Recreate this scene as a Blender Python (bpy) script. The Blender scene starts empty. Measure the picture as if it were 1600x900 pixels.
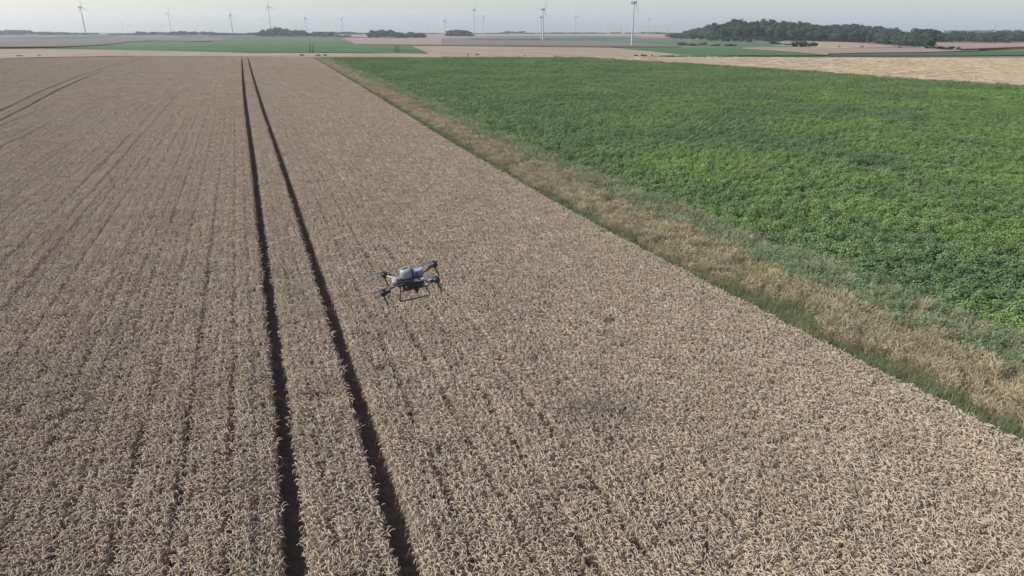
import bpy, bmesh, math, random
import numpy as np
from mathutils import Vector, Matrix, Euler

random.seed(7)
rng = np.random.default_rng(11)
scene = bpy.context.scene
COL = scene.collection
RAD = math.radians

# ------------------------------------------------------------------ camera
CAM_Z = 10.0
PITCH = math.degrees(math.atan(405 / 1067))      # below the horizon
YAW = 19.5                                        # clockwise from +Y (the tramlines)
FOC = 1067.0                                      # focal length in photo pixels (1600 wide)
cam_data = bpy.data.cameras.new('camera')
cam_data.sensor_width = 36.0
cam_data.lens = 36.0 * FOC / 1600
cam_data.clip_start = 0.1
cam_data.clip_end = 40000
cam = bpy.data.objects.new('camera', cam_data)
COL.objects.link(cam)
cam.location = (0, 0, CAM_Z)
cam.rotation_euler = (RAD(90 - PITCH), 0, RAD(-YAW))
scene.camera = cam

# ------------------------------------------------------------------ sky and sun
SUN_AZ = YAW - 92.0        # clockwise from +Y : the sun stands to the left
SUN_EL = 37.0
world = bpy.data.worlds.new('World')
scene.world = world
world.use_nodes = True
wn = world.node_tree.nodes
wl = world.node_tree.links
wn.clear()
sky = wn.new('ShaderNodeTexSky')
sky.sky_type = 'NISHITA'
sky.sun_disc = False
sky.sun_elevation = RAD(SUN_EL)
sky.sun_rotation = RAD(SUN_AZ)
sky.altitude = 100
sky.air_density = 1.0
sky.dust_density = 2.2
sky.ozone_density = 1.5
bg = wn.new('ShaderNodeBackground')
bg.inputs['Strength'].default_value = 0.112
wo = wn.new('ShaderNodeOutputWorld')
wl.new(sky.outputs[0], bg.inputs['Color'])
wl.new(bg.outputs[0], wo.inputs['Surface'])

sun_data = bpy.data.lights.new('sun', 'SUN')
sun_data.energy = 3.1
sun_data.angle = RAD(7.0)
sun_data.color = (1.0, 0.935, 0.85)
sun = bpy.data.objects.new('sun', sun_data)
COL.objects.link(sun)
sd = Vector((math.sin(RAD(SUN_AZ)) * math.cos(RAD(SUN_EL)),
             math.cos(RAD(SUN_AZ)) * math.cos(RAD(SUN_EL)), math.sin(RAD(SUN_EL))))
sun.rotation_euler = sd.to_track_quat('Z', 'Y').to_euler()
sun.location = sd * 60 + Vector((0, 0, 10))

scene.view_settings.view_transform = 'Standard'
scene.view_settings.look = 'None'
scene.view_settings.gamma = 1.0
scene.view_settings.exposure = 0.92
scene.view_settings.use_curve_mapping = False
scene.cycles.max_bounces = 8
scene.cycles.diffuse_bounces = 6
scene.cycles.glossy_bounces = 2
scene.cycles.transmission_bounces = 3
scene.cycles.volume_bounces = 1
scene.cycles.transparent_max_bounces = 8
scene.cycles.use_denoising = True

# ------------------------------------------------------------------ helpers: place on the land
HS, HC = math.sin(RAD(YAW)), math.cos(RAD(YAW))
PR = RAD(PITCH)
_ps = np.array([-600, 0, 260, 400, 600, 900, 1190, 1720, 2400, 3500, 5000, 9500], float)
_pz = np.array([0, 0, 0, -1.2, -5.0, -10.5, -14.6, -14.2, -13.9, -15.5, -18.5, -34], float)
_ss = np.linspace(-600, 9500, 2021)
_zz = np.interp(_ss, _ps, _pz)
_k = np.exp(-0.5 * (np.arange(-24, 25) / 9.0) ** 2)
_k /= _k.sum()
_zs = np.convolve(np.pad(_zz, 24, mode='edge'), _k, mode='valid')
_wt = np.clip((_ss - 270) / 150, 0, 1)
_zz = _zz * (1 - _wt) + _zs * _wt


def land_sr(s, r):
    z = np.interp(s, _ss, _zz)
    z = z + 10.0 * np.exp(-((s - 1330) / 110.0) ** 2 - ((r - 500) / 270.0) ** 2)
    z = z + 1.2 * np.sin(s / 310.0 + r / 420.0) * np.clip((s - 500) / 900.0, 0, 1)
    return z


def sr(x, y):
    """world x,y -> distance along the camera heading, distance to its right"""
    return x * HS + y * HC, x * HC - y * HS


def xy(s, r):
    return s * HS + r * HC, s * HC - r * HS


def land(x, y):
    s, r = sr(x, y)
    return land_sr(s, r)


_march = np.geomspace(6, 9300, 5000)


def at(px, py, off=0.0):
    """point of the land seen at a pixel of the photograph (1600 x 900)"""
    d = (py - 450) / FOC
    k = (px - 800) / FOC
    fw = math.cos(PR) - d * math.sin(PR)
    dn = math.sin(PR) + d * math.cos(PR)
    s = _march
    r = s * k / fw
    z = CAM_Z - s * dn / fw
    hit = np.nonzero(z <= land_sr(s, r) + off)[0]
    i = hit[0] if len(hit) else int(np.searchsorted(s, 5200))
    x, y = xy(s[i], r[i])
    return Vector((x, y, float(land_sr(s[i], r[i]))))


def px_height(p, npx):
    """metres that npx photo pixels of height span at a far point p"""
    s, r = sr(p.x, p.y)
    return npx * s / (FOC * 1.13)


def px_width(p, npx):
    s, r = sr(p.x, p.y)
    return npx * s / (FOC * 0.94)


# ------------------------------------------------------------------ helpers: meshes and objects
class MB:
    def __init__(self):
        self.v, self.f, self.m = [], [], []

    def add(self, verts, faces, mi=0):
        o = len(self.v)
        self.v.extend([tuple(v) for v in verts])
        self.f.extend([tuple(i + o for i in f) for f in faces])
        self.m.extend([mi] * len(faces))
        return self

    def tube(self, pts, rad, sides=6, mi=0, cap=True):
        pts = [Vector(p) for p in pts]
        n = len(pts)
        rad = rad if hasattr(rad, '__len__') else [rad] * n
        verts, faces = [], []
        ref = None
        for i, p in enumerate(pts):
            t = (pts[min(i + 1, n - 1)] - pts[max(i - 1, 0)]).normalized()
            if ref is None:
                ref = Vector((1, 0, 0)) if abs(t.x) < 0.8 else Vector((0, 1, 0))
            a = (ref - t * ref.dot(t)).normalized()
            ref = a
            b = t.cross(a)
            for k in range(sides):
                w = 2 * math.pi * k / sides
                verts.append(p + (a * math.cos(w) + b * math.sin(w)) * rad[i])
        for i in range(n - 1):
            for k in range(sides):
                k2 = (k + 1) % sides
                faces.append((i * sides + k, i * sides + k2, (i + 1) * sides + k2, (i + 1) * sides + k))
        if cap:
            faces.append(tuple(reversed(range(sides))))
            faces.append(tuple((n - 1) * sides + k for k in range(sides)))
        return self.add(verts, faces, mi)

    def box(self, c, size, mi=0, bevel=0.0, taper=1.0):
        bm = bmesh.new()
        bmesh.ops.create_cube(bm, size=1.0)
        for v in bm.verts:
            s = taper if v.co.z > 0 else 1.0
            v.co = Vector((v.co.x * size[0] * s, v.co.y * size[1] * s, v.co.z * size[2]))
        if bevel > 0:
            bmesh.ops.bevel(bm, geom=list(bm.edges), offset=bevel, segments=2, profile=0.6, affect='EDGES')
        bm.verts.index_update()
        vs = [v.co + Vector(c) for v in bm.verts]
        fs = [[v.index for v in f.verts] for f in bm.faces]
        bm.free()
        return self.add(vs, fs, mi)

    def mesh(self, name, mats, smooth=False):
        me = bpy.data.meshes.new(name)
        me.from_pydata(self.v, [], self.f)
        mats = mats if isinstance(mats, (list, tuple)) else [mats]
        for m in mats:
            me.materials.append(m)
        if len(mats) > 1:
            me.polygons.foreach_set('material_index', self.m)
        if smooth:
            me.polygons.foreach_set('use_smooth', [True] * len(self.f))
        me.update()
        return me

    def build(self, name, mats, parent=None, smooth=False):
        return link(name, self.mesh(name, mats, smooth), parent)


def link(name, data, parent=None):
    o = bpy.data.objects.new(name, data)
    COL.objects.link(o)
    if parent is not None:
        o.parent = parent
    return o


def tag(o, label=None, cat=None, group=None, kind=None):
    if label:
        o['label'] = label
    if cat:
        o['category'] = cat
    if group:
        o['group'] = group
    if kind:
        o['kind'] = kind
    return o


def empty(name, loc, rz=0.0):
    o = link(name, None)
    o.location = loc
    o.rotation_euler = (0, 0, rz)
    return o


# ------------------------------------------------------------------ materials
def mat(name, c1, c2=None, rough=0.9, scale=1.0, detail=4.0, c3=None, scale3=0.05, spec=0.2,
        trans=0.0, per_instance=0.0, bump=0.0, bscale=30.0, coords='pos', stretch=None, amount3=1.0, metallic=0.0):
    m = bpy.data.materials.new(name)
    m.use_nodes = True
    nt = m.node_tree
    n, l = nt.nodes, nt.links
    n.clear()
    out = n.new('ShaderNodeOutputMaterial')
    bs = n.new('ShaderNodeBsdfPrincipled')
    bs.inputs['Roughness'].default_value = rough
    bs.inputs['Specular IOR Level'].default_value = spec
    bs.inputs['Metallic'].default_value = metallic
    geo = n.new('ShaderNodeNewGeometry')
    vec = geo.outputs['Position']
    if coords == 'obj':
        tc = n.new('ShaderNodeTexCoord')
        vec = tc.outputs['Object']
    if stretch:
        mp = n.new('ShaderNodeMapping')
        mp.inputs['Scale'].default_value = stretch[:3]
        if len(stretch) > 3:
            mp.inputs['Rotation'].default_value = (0, 0, stretch[3])
        l.new(vec, mp.inputs['Vector'])
        vec = mp.outputs['Vector']

    def noise(sc, det):
        t = n.new('ShaderNodeTexNoise')
        t.inputs['Scale'].default_value = sc
        t.inputs['Detail'].default_value = det
        l.new(vec, t.inputs['Vector'])
        r = n.new('ShaderNodeMapRange')
        r.inputs['From Min'].default_value = 0.3
        r.inputs['From Max'].default_value = 0.7
        l.new(t.outputs['Fac'], r.inputs['Value'])
        return r.outputs['Result']

    def mix(fac, a, b):
        x = n.new('ShaderNodeMix')
        x.data_type = 'RGBA'
        if isinstance(fac, float):
            x.inputs[0].default_value = fac
        else:
            l.new(fac, x.inputs[0])
        for sock, v in ((x.inputs[6], a), (x.inputs[7], b)):
            if isinstance(v, (tuple, list)):
                sock.default_value = (*v, 1)
            else:
                l.new(v, sock)
        return x.outputs[2]
    col = c1
    if c2 is not None:
        col = mix(noise(scale, detail), c1, c2)
    if c3 is not None:
        nz = noise(scale3, 3.0)
        if amount3 < 1.0:
            mu = n.new('ShaderNodeMath')
            mu.operation = 'MULTIPLY'
            mu.inputs[1].default_value = amount3
            l.new(nz, mu.inputs[0])
            nz = mu.outputs[0]
        col = mix(nz, col, c3)
    if per_instance > 0:
        oi = n.new('ShaderNodeObjectInfo')
        hsv = n.new('ShaderNodeHueSaturation')
        mr = n.new('ShaderNodeMapRange')
        mr.inputs['To Min'].default_value = 1 - per_instance
        mr.inputs['To Max'].default_value = 1 + per_instance
        l.new(oi.outputs['Random'], mr.inputs['Value'])
        l.new(mr.outputs['Result'], hsv.inputs['Value'])
        if isinstance(col, (tuple, list)):
            hsv.inputs['Color'].default_value = (*col, 1)
        else:
            l.new(col, hsv.inputs['Color'])
        col = hsv.outputs['Color']
    if isinstance(col, (tuple, list)):
        bs.inputs['Base Color'].default_value = (*col, 1)
    else:
        l.new(col, bs.inputs['Base Color'])
    if bump > 0:
        t = n.new('ShaderNodeTexNoise')
        t.inputs['Scale'].default_value = bscale
        t.inputs['Detail'].default_value = 5
        l.new(vec, t.inputs['Vector'])
        b = n.new('ShaderNodeBump')
        b.inputs['Strength'].default_value = 1.0
        b.inputs['Distance'].default_value = bump
        l.new(t.outputs['Fac'], b.inputs['Height'])
        l.new(b.outputs['Normal'], bs.inputs['Normal'])
    sh = bs.outputs[0]
    if trans > 0:
        tr = n.new('ShaderNodeBsdfTranslucent')
        if isinstance(col, (tuple, list)):
            tr.inputs['Color'].default_value = (*col, 1)
        else:
            l.new(col, tr.inputs['Color'])
        ms = n.new('ShaderNodeMixShader')
        ms.inputs[0].default_value = trans
        l.new(sh, ms.inputs[1])
        l.new(tr.outputs[0], ms.inputs[2])
        sh = ms.outputs[0]
    l.new(sh, out.inputs['Surface'])
    return m


M = {}
M['soil'] = mat('soil', (0.075, 0.058, 0.045), (0.12, 0.092, 0.07), scale=6, bump=0.02, bscale=25)
M['ear'] = mat('wheat_ear', (0.53, 0.437, 0.327), (0.46, 0.372, 0.274), scale=0.35, detail=5, c3=(0.50, 0.42, 0.322),
               scale3=0.03, per_instance=0.08, trans=0.32, rough=0.75)
M['stem'] = mat('wheat_stem', (0.46, 0.36, 0.26), (0.39, 0.30, 0.215), scale=3, per_instance=0.1, trans=0.1, rough=0.7)
M['wleaf'] = mat('wheat_leaf', (0.48, 0.39, 0.295), (0.41, 0.325, 0.245), scale=3, per_instance=0.1, trans=0.2, rough=0.8)
M['bear'] = mat('barley_ear', (0.60, 0.50, 0.365), (0.51, 0.42, 0.30), scale=0.06, detail=6, c3=(0.45, 0.36, 0.255),
                scale3=0.35, per_instance=0.08, trans=0.15, rough=0.75, stretch=(0.35, 1, 1, RAD(20)))
M['potato'] = mat('potato_leaf', (0.100, 0.175, 0.056), (0.235, 0.325, 0.090), scale=1.8, detail=6, c3=(0.096, 0.162, 0.066),
                  scale3=0.08, per_instance=0.22, trans=0.28, rough=0.55, spec=0.35)
M['potato_stalk'] = mat('potato_stalk', (0.07, 0.12, 0.04), rough=0.7)
M['grass'] = mat('green_grass', (0.115, 0.165, 0.075), (0.175, 0.205, 0.105), scale=0.6, detail=4, c3=(0.20, 0.20, 0.10), scale3=0.25,
                 per_instance=0.2, trans=0.25, rough=0.7)
M['dry'] = mat('dry_grass', (0.52, 0.44, 0.30), (0.45, 0.365, 0.235), scale=0.5, detail=4, c3=(0.38, 0.35, 0.215), scale3=0.3,
               per_instance=0.15, trans=0.4, rough=0.8)
M['weed'] = mat('grey_green_weed', (0.20, 0.28, 0.135), (0.155, 0.225, 0.098), scale=0.6, detail=4, c3=(0.25, 0.25, 0.15), scale3=0.3,
                per_instance=0.2, trans=0.25, rough=0.75)
M['thatch'] = mat('verge_soil', (0.13, 0.11, 0.06), (0.09, 0.10, 0.045), scale=0.7, bump=0.03, bscale=12)
M['leafA'] = mat('tree_leaf', (0.025, 0.041, 0.024), (0.044, 0.062, 0.034), scale=0.35, per_instance=0.25, trans=0.15, rough=0.7)
M['leafB'] = mat('bush_leaf', (0.05, 0.064, 0.034), (0.075, 0.088, 0.046), scale=0.8, per_instance=0.2, trans=0.15, rough=0.7)
M['bark'] = mat('bark', (0.09, 0.07, 0.05), (0.14, 0.11, 0.08), scale=4)
M['turb'] = mat('white_tower_paint', (0.36, 0.37, 0.37), (0.33, 0.34, 0.35), scale=0.2, rough=0.45, spec=0.4)
M['turb_d'] = mat('grey_nacelle_paint', (0.20, 0.21, 0.22), rough=0.5, spec=0.4)
M['steel'] = mat('galvanised_steel', (0.30, 0.31, 0.32), rough=0.5, metallic=0.6)


def far_mat(name, c1, c2, scale=0.02, bump=0.25, rows=None):
    return mat(name, c1, c2, scale=scale, detail=6, bump=bump, bscale=0.9, rough=0.95, spec=0.05,
               stretch=rows or (1, 0.10, 1, RAD(28)))


# ------------------------------------------------------------------ land
def build_ground():
    s = np.concatenate([np.linspace(-500, 200, 15), np.linspace(230, 1000, 34), np.linspace(1030, 2500, 50), np.linspace(2600, 9300, 40)])
    r = np.concatenate([np.linspace(-7600, -1500, 16), np.linspace(-1400, 1400, 57), np.linspace(1500, 7600, 16)])
    S, R = np.meshgrid(s, r, indexing='ij')
    X, Y = xy(S, R)
    Z = land_sr(S, R)
    V = np.stack([X, Y, Z], -1).reshape(-1, 3)
    nr = len(r)
    F = []
    for i in range(len(s) - 1):
        for j in range(nr - 1):
            a = i * nr + j
            F.append((a, a + 1, a + nr + 1, a + nr))
    me = bpy.data.meshes.new('ground')
    me.from_pydata(V.tolist(), [], F)
    me.materials.append(far_mat('far_farmland', (0.17, 0.135, 0.11), (0.10, 0.11, 0.075), scale=0.0035, bump=0.3))
    me.polygons.foreach_set('use_smooth', [True] * len(F))
    o = link('ground', me)
    tag(o, kind='structure')


build_ground()

_layer = [0]


def lerp_pts(pts, x):
    return float(np.interp(x, [p[0] for p in pts], [p[1] for p in pts]))


def field(name, near, far, material, crop=0.5, nx=26, ny=7):
    """a field lying on the land, as a low slab of standing crop between its near and far edge"""
    _layer[0] += 1
    lift = crop + 0.012 * _layer[0]
    x0, x1 = near[0][0], near[-1][0]
    mb = MB()
    grid = []
    for i in range(nx + 1):
        px = x0 + (x1 - x0) * i / nx
        a = at(px, lerp_pts(near, px))
        b = at(px, lerp_pts(far, px))
        col = []
        for j in range(ny + 1):
            t = j / ny
            x = a.x + (b.x - a.x) * t
            y = a.y + (b.y - a.y) * t
            col.append((x, y, float(land(x, y)) + lift))
        grid.append(col)
    verts = [v for c in grid for v in c]
    faces = []
    w = ny + 1
    for i in range(nx):
        for j in range(ny):
            faces.append((i * w + j, (i + 1) * w + j, (i + 1) * w + j + 1, i * w + j + 1))
    # sides of the standing crop
    ring = [i * w for i in range(nx + 1)] + [nx * w + j for j in range(1, w)] + \
           [i * w + ny for i in range(nx - 1, -1, -1)] + [j for j in range(ny - 1, 0, -1)]
    base = len(verts)
    for k in ring:
        x, y, z = verts[k]
        verts.append((x, y, z - lift - 0.6))
    n = len(ring)
    for q in range(n):
        q2 = (q + 1) % n
        faces.append((ring[q], base + q, base + q2, ring[q2]))
    mb.add(verts, faces)
    o = mb.build(name, material, smooth=False)
    tag(o, kind='structure')
    return o


TAN = far_mat('far_ripe_wheat', (0.238, 0.182, 0.143), (0.185, 0.142, 0.111), scale=0.05)
MAUVE = far_mat('far_brown_wheat', (0.148, 0.122, 0.108), (0.116, 0.097, 0.087), scale=0.04)
STRAW = far_mat('far_straw', (0.262, 0.212, 0.159), (0.205, 0.165, 0.123), scale=0.06)
GREEN = far_mat('far_beet_green', (0.052, 0.096, 0.045), (0.078, 0.124, 0.058), scale=0.05)
OLIVE = far_mat('far_olive_green', (0.060, 0.092, 0.050), (0.085, 0.115, 0.062), scale=0.05)
DGREEN = far_mat('far_maize_green', (0.055, 0.085, 0.048), (0.068, 0.10, 0.055), scale=0.05)
PALEG = far_mat('far_pale_green', (0.095, 0.12, 0.085), (0.115, 0.132, 0.095), scale=0.02)
VERGE = far_mat('dark_verge', (0.06, 0.05, 0.038), (0.075, 0.065, 0.045), scale=0.1)


def verge(pts, wpx=0.9, m=None, name='field_verge'):
    near = [(x, y + wpx * 0.5) for x, y in pts]
    far = [(x, y - wpx * 0.5) for x, y in pts]
    return field(name, near, far, m or VERGE, crop=0.9, nx=max(8, int((pts[-1][0] - pts[0][0]) / 14)), ny=2)


# background fields, far ones first
field('far_field', [(-150, 61), (0, 60), (175, 57.5), (400, 57.5)], [(-150, 56), (0, 56), (175, 55), (400, 55)], MAUVE)
field('far_green_field', [(18, 61.4), (100, 62), (140, 60.6), (185, 57.4)], [(18, 61), (60, 58.6), (100, 56.6), (140, 55.6), (185, 55.2)], DGREEN)
field('far_field', [(-150, 76), (0, 75.8), (60, 75), (110, 74), (150, 71.5), (190, 67), (235, 64.2), (300, 65.4), (330, 64.6), (366, 58.5)],
      [(-150, 60), (0, 61), (100, 62), (140, 60.4), (180, 57.6), (300, 57.2), (366, 58)], MAUVE, nx=40)
field('stubble_strip', [(-150, 94), (0, 92), (50, 90.5), (200, 88), (380, 89), (500, 89.5), (690, 90.5)],
      [(-150, 77), (0, 76.8), (100, 77.2), (200, 78.8), (300, 81), (380, 83.2), (500, 83.4), (690, 84.6)], STRAW, crop=0.15, nx=40)
field('green_field', [(70, 76.6), (130, 77), (200, 78.4), (280, 80.6), (380, 83), (480, 83.2), (580, 83.4), (668, 84.6)],
      [(70, 76.2), (100, 75), (130, 73.3), (160, 70.8), (190, 67.2), (235, 64.5), (300, 65.6), (366, 65.5), (450, 67.6), (545, 68), (570, 70.2), (640, 71), (655, 78), (668, 84.2)],
      GREEN, crop=0.35, nx=48)
field('olive_field', [(330, 64.4), (366, 65.4), (450, 67.4), (545, 68), (556, 69)], [(330, 63.8), (350, 60), (366, 57.6), (450, 57.8), (532, 58.6), (556, 68.8)], OLIVE, nx=36)
field('tan_field', [(534, 60.2), (556, 69.2), (580, 70), (700, 71.4), (765, 72)], [(534, 59.6), (600, 59.8), (660, 60.6), (700, 61.5), (765, 71.6)], TAN, nx=40)
field('far_field', [(545, 59.4), (640, 59.4), (690, 60.2), (760, 60.2)], [(545, 53.6), (640, 53.6), (690, 53.6), (760, 53.6)], TAN)
field('far_green_field', [(690, 61.4), (800, 63.8), (860, 64), (930, 63.6), (1000, 66)], [(690, 60.6), (740, 58.8), (800, 57.8), (900, 56.4), (1000, 55.6)], PALEG)
field('far_green_field', [(735, 62.6), (800, 63.8), (860, 63.8), (1000, 67)], [(735, 61.4), (800, 60.8), (860, 59.6), (930, 58), (1000, 60)], DGREEN)
field('far_field', [(740, 57), (820, 57), (920, 56), (1065, 58.6)], [(740, 53.2), (820, 52.6), (920, 52.2), (1065, 53.2)], TAN)
field('brown_field', [(690, 71.6), (765, 72.2), (850, 73), (960, 74.2), (1068, 74.6)], [(690, 61.6), (765, 63.6), (850, 64), (920, 64), (960, 65.5), (1000, 67.5), (1068, 74)], MAUVE, nx=40)
field('far_green_field', [(930, 64), (1000, 68.6), (1060, 71.5), (1130, 74.5), (1250, 78)], [(930, 63), (1000, 61.6), (1040, 60), (1100, 63), (1160, 66), (1250, 68)], OLIVE, crop=0.3, nx=34)
field('straw_field', [(645, 72.6), (652, 77), (660, 81), (668, 85.5), (690, 89), (800, 90.5), (900, 90.5), (1000, 90), (1062, 88)],
      [(645, 72.2), (700, 72.4), (800, 73.6), (900, 74.4), (955, 75), (1000, 78.8), (1062, 86.6)], STRAW, crop=0.05, nx=56)
field('green_field', [(975, 77), (1000, 79.5), (1055, 85.6), (1080, 87.2), (1150, 88.6), (1250, 88.6), (1296, 88.4)],
      [(975, 75), (1055, 75), (1100, 75), (1150, 75.6), (1200, 79.6), (1250, 83.2), (1296, 87.4)], GREEN, crop=0.35, nx=40)
field('tan_field', [(1160, 77), (1195, 79.4), (1250, 83), (1296, 86.4), (1350, 84.8), (1450, 83.6), (1530, 80.6)],
      [(1160, 76), (1195, 74.6), (1250, 75), (1300, 76), (1400, 75.8), (1450, 77.6), (1480, 79.4), (1530, 80)], TAN, nx=36)
field('pale_field', [(1208, 71.5), (1280, 73.6), (1330, 75.8), (1395, 75.2)], [(1208, 66.5), (1280, 65.6), (1330, 67), (1395, 73)], STRAW, nx=24)
field('tan_field', [(1440, 78), (1500, 79.8), (1550, 79), (1600, 76.5), (1760, 72)], [(1440, 66.6), (1500, 67), (1580, 68.4), (1600, 67), (1760, 63)], TAN, nx=30)
field('maize_field', [(1296, 88.6), (1400, 88.6), (1500, 88.4), (1600, 87.6), (1760, 86)], [(1296, 87), (1350, 85), (1450, 83.8), (1500, 82.2), (1550, 81), (1600, 80), (1760, 77)], DGREEN, crop=0.15, nx=36)
verge([(-150, 76), (0, 75.9), (60, 75.2), (110, 74.4), (160, 71.2), (200, 66.3), (235, 64.3), (300, 65.5), (330, 64.6)], 0.8)
verge([(560, 70.2), (700, 71.8), (850, 73.2), (960, 74.6), (1060, 75.2)], 0.8)
verge([(730, 61.2), (800, 62), (860, 61.6)], 0.7)
verge([(1500, 80.4), (1550, 78.2), (1600, 75.5), (1760, 70)], 1.2)
verge([(280, 57.6), (366, 57.6), (540, 58.4), (640, 60)], 0.7)

# tramlines through the green field, as bare wheel strips
def wheel_strip(p0, p1, wpx):
    a, b = p0, p1
    field('wheel_strip', [(a[0] - wpx, a[1]), (a[0] + wpx, a[1])], [(a[0] - wpx, b[1]), (a[0] + wpx, b[1])], M['tram'], crop=0.34, nx=1, ny=4)


M['tram'] = far_mat('tram_dark_green', (0.035, 0.05, 0.025), (0.05, 0.06, 0.03))
for x in (484, 488.8):
    wheel_strip((x, 82.6), (x, 67.6), 0.55)
for x in (617.5, 621.5):
    wheel_strip((x, 82.5), (x, 71.4), 0.5)

# ------------------------------------------------------------------ near fields: soil
TRK = lambda y: np.interp(y, [-40, 10, 13, 18, 24, 36, 55, 93, 157, 253, 400], [-0.4, -0.42, -0.42, -0.45, -0.55, -0.8, -1.15, -2.0, -3.15, -4.7, -7])
TR2 = lambda y: TRK(y) + 1.93
TRB = lambda y: np.interp(y, [-40, 60, 88, 106, 130, 168, 239, 300], [-24, -25.5, -26.7, -28.2, -30.6, -33.1, -35.3, -36])   # second tramline, right wheel
EDG = lambda y: np.interp(y, [-40, 9, 14, 20, 27, 36, 49, 73, 127, 220, 320], [17.4, 16.15, 15.85, 15.5, 15.2, 14.98, 14.95, 15.2, 16.15, 17.5, 19])
POT = lambda y: np.interp(y, [-40, 13, 17, 22, 28, 37, 50, 84, 138, 243, 320], [23.2, 22.65, 22.55, 22.35, 22.0, 21.55, 21.25, 21.6, 22.5, 23.5, 24])
PEND = lambda y: np.interp(y, [-200, 92, 115, 136, 156, 180, 206, 300], [136, 129, 124, 126, 123, 120, 113, 105])


def far_edge(r):
    # far end of the near fields, as distance along the view
    return np.interp(r, [-260, -175, -120, -60, 0, 60, 130, 400], [226, 236, 246, 255, 258, 256, 250, 232])


def near_sheet(name, xa, xb, material, z, y0=-30.0, y1=330.0):
    ys = np.linspace(y0, y1, 61)
    mb = MB()
    vs, fs = [], []
    ok = []
    for y in ys:
        a, b = xa(y), xb(y)
        for k in range(9):
            x = a + (b - a) * k / 8
            s, r = sr(x, y)
            fe = float(far_edge(r)) + 2
            yy = y
            if s > fe:            # stop at the far end
                yy = (fe - x * HS) / HC
            vs.append((x, yy, z))
    for i in range(len(ys) - 1):
        for k in range(8):
            a = i * 9 + k
            if abs(vs[a][1] - vs[a + 9][1]) + abs(vs[a + 1][1] - vs[a + 10][1]) < 1e-4:
                continue
            fs.append((a, a + 1, a + 10, a + 9))
    mb.add(vs, fs)
    return tag(mb.build(name, material), kind='structure')


near_sheet('wheat_field_soil', lambda y: -440.0, lambda y: float(EDG(y)), M['soil'], 0.02)
near_sheet('field_margin', lambda y: float(EDG(y)), lambda y: float(POT(y)), M['thatch'], 0.024)
near_sheet('potato_field_soil', lambda y: float(POT(y)), lambda y: float(PEND(y)), M['soil'], 0.02)
near_sheet('straw_field_soil', lambda y: float(PEND(y)), lambda y: 460.0, M['soil'], 0.024)

# ------------------------------------------------------------------ scatter machinery (one object, geometry nodes)
def proto_set(name, meshes):
    c = bpy.data.collections.new(name)
    for i, me in enumerate(meshes):
        o = bpy.data.objects.new('%s_%02d' % (name, i), me)
        c.objects.link(o)
    return c


def scatter(name, protos, P, idx, rot, scl):
    me = bpy.data.meshes.new(name)
    n = len(P)
    me.vertices.add(n)
    me.vertices.foreach_set('co', np.asarray(P, np.float32).ravel())
    a = me.attributes.new('idx', 'INT', 'POINT')
    a.data.foreach_set('value', np.asarray(idx, np.int32))
    a = me.attributes.new('rot', 'FLOAT_VECTOR', 'POINT')
    a.data.foreach_set('vector', np.asarray(rot, np.float32).ravel())
    a = me.attributes.new('scl', 'FLOAT_VECTOR', 'POINT')
    a.data.foreach_set('vector', np.asarray(scl, np.float32).ravel())
    o = link(name, me)
    ng = bpy.data.node_groups.new(name + '_scatter', 'GeometryNodeTree')
    ng.interface.new_socket('Geometry', in_out='INPUT', socket_type='NodeSocketGeometry')
    ng.interface.new_socket('Geometry', in_out='OUTPUT', socket_type='NodeSocketGeometry')
    N, L = ng.nodes, ng.links
    gi = N.new('NodeGroupInput')
    go = N.new('NodeGroupOutput')
    ci = N.new('GeometryNodeCollectionInfo')
    ci.inputs['Collection'].default_value = protos
    ci.inputs['Separate Children'].default_value = True
    ci.inputs['Reset Children'].default_value = True
    ip = N.new('GeometryNodeInstanceOnPoints')
    ip.inputs['Pick Instance'].default_value = True

    def attr(nm, dt):
        t = N.new('GeometryNodeInputNamedAttribute')
        t.data_type = dt
        t.inputs['Name'].default_value = nm
        return [s for s in t.outputs if s.enabled and s.name == 'Attribute'][0]
    L.new(gi.outputs[0], ip.inputs['Points'])
    L.new(ci.outputs[0], ip.inputs['Instance'])
    L.new(attr('idx', 'INT'), ip.inputs['Instance Index'])
    e2r = N.new('FunctionNodeEulerToRotation')
    L.new(attr('rot', 'FLOAT_VECTOR'), e2r.inputs[0])
    L.new(e2r.outputs[0], ip.inputs['Rotation'])
    L.new(attr('scl', 'FLOAT_VECTOR'), ip.inputs['Scale'])
    L.new(ip.outputs[0], go.inputs[0])
    md = o.modifiers.new('scatter', 'NODES')
    md.node_group = ng
    return o


def vnoise(x, y, seed=0):
    """smooth value noise in -1..1"""
    x = np.asarray(x, float)
    y = np.asarray(y, float)
    xi, yi = np.floor(x), np.floor(y)
    fx, fy = x - xi, y - yi
    fx = fx * fx * (3 - 2 * fx)
    fy = fy * fy * (3 - 2 * fy)

    def hsh(a, b):
        v = np.sin(a * 127.1 + b * 311.7 + seed * 74.7) * 43758.5453
        return (v - np.floor(v)) * 2 - 1
    return (hsh(xi, yi) * (1 - fx) + hsh(xi + 1, yi) * fx) * (1 - fy) + (hsh(xi, yi + 1) * (1 - fx) + hsh(xi + 1, yi + 1) * fx) * fy


def in_view(x, y, pad=6.0):
    s, r = sr(x, y)
    return (np.abs(r) < 0.80 * s + pad) & (s > 3.5) & (s < far_edge(r))


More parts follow.
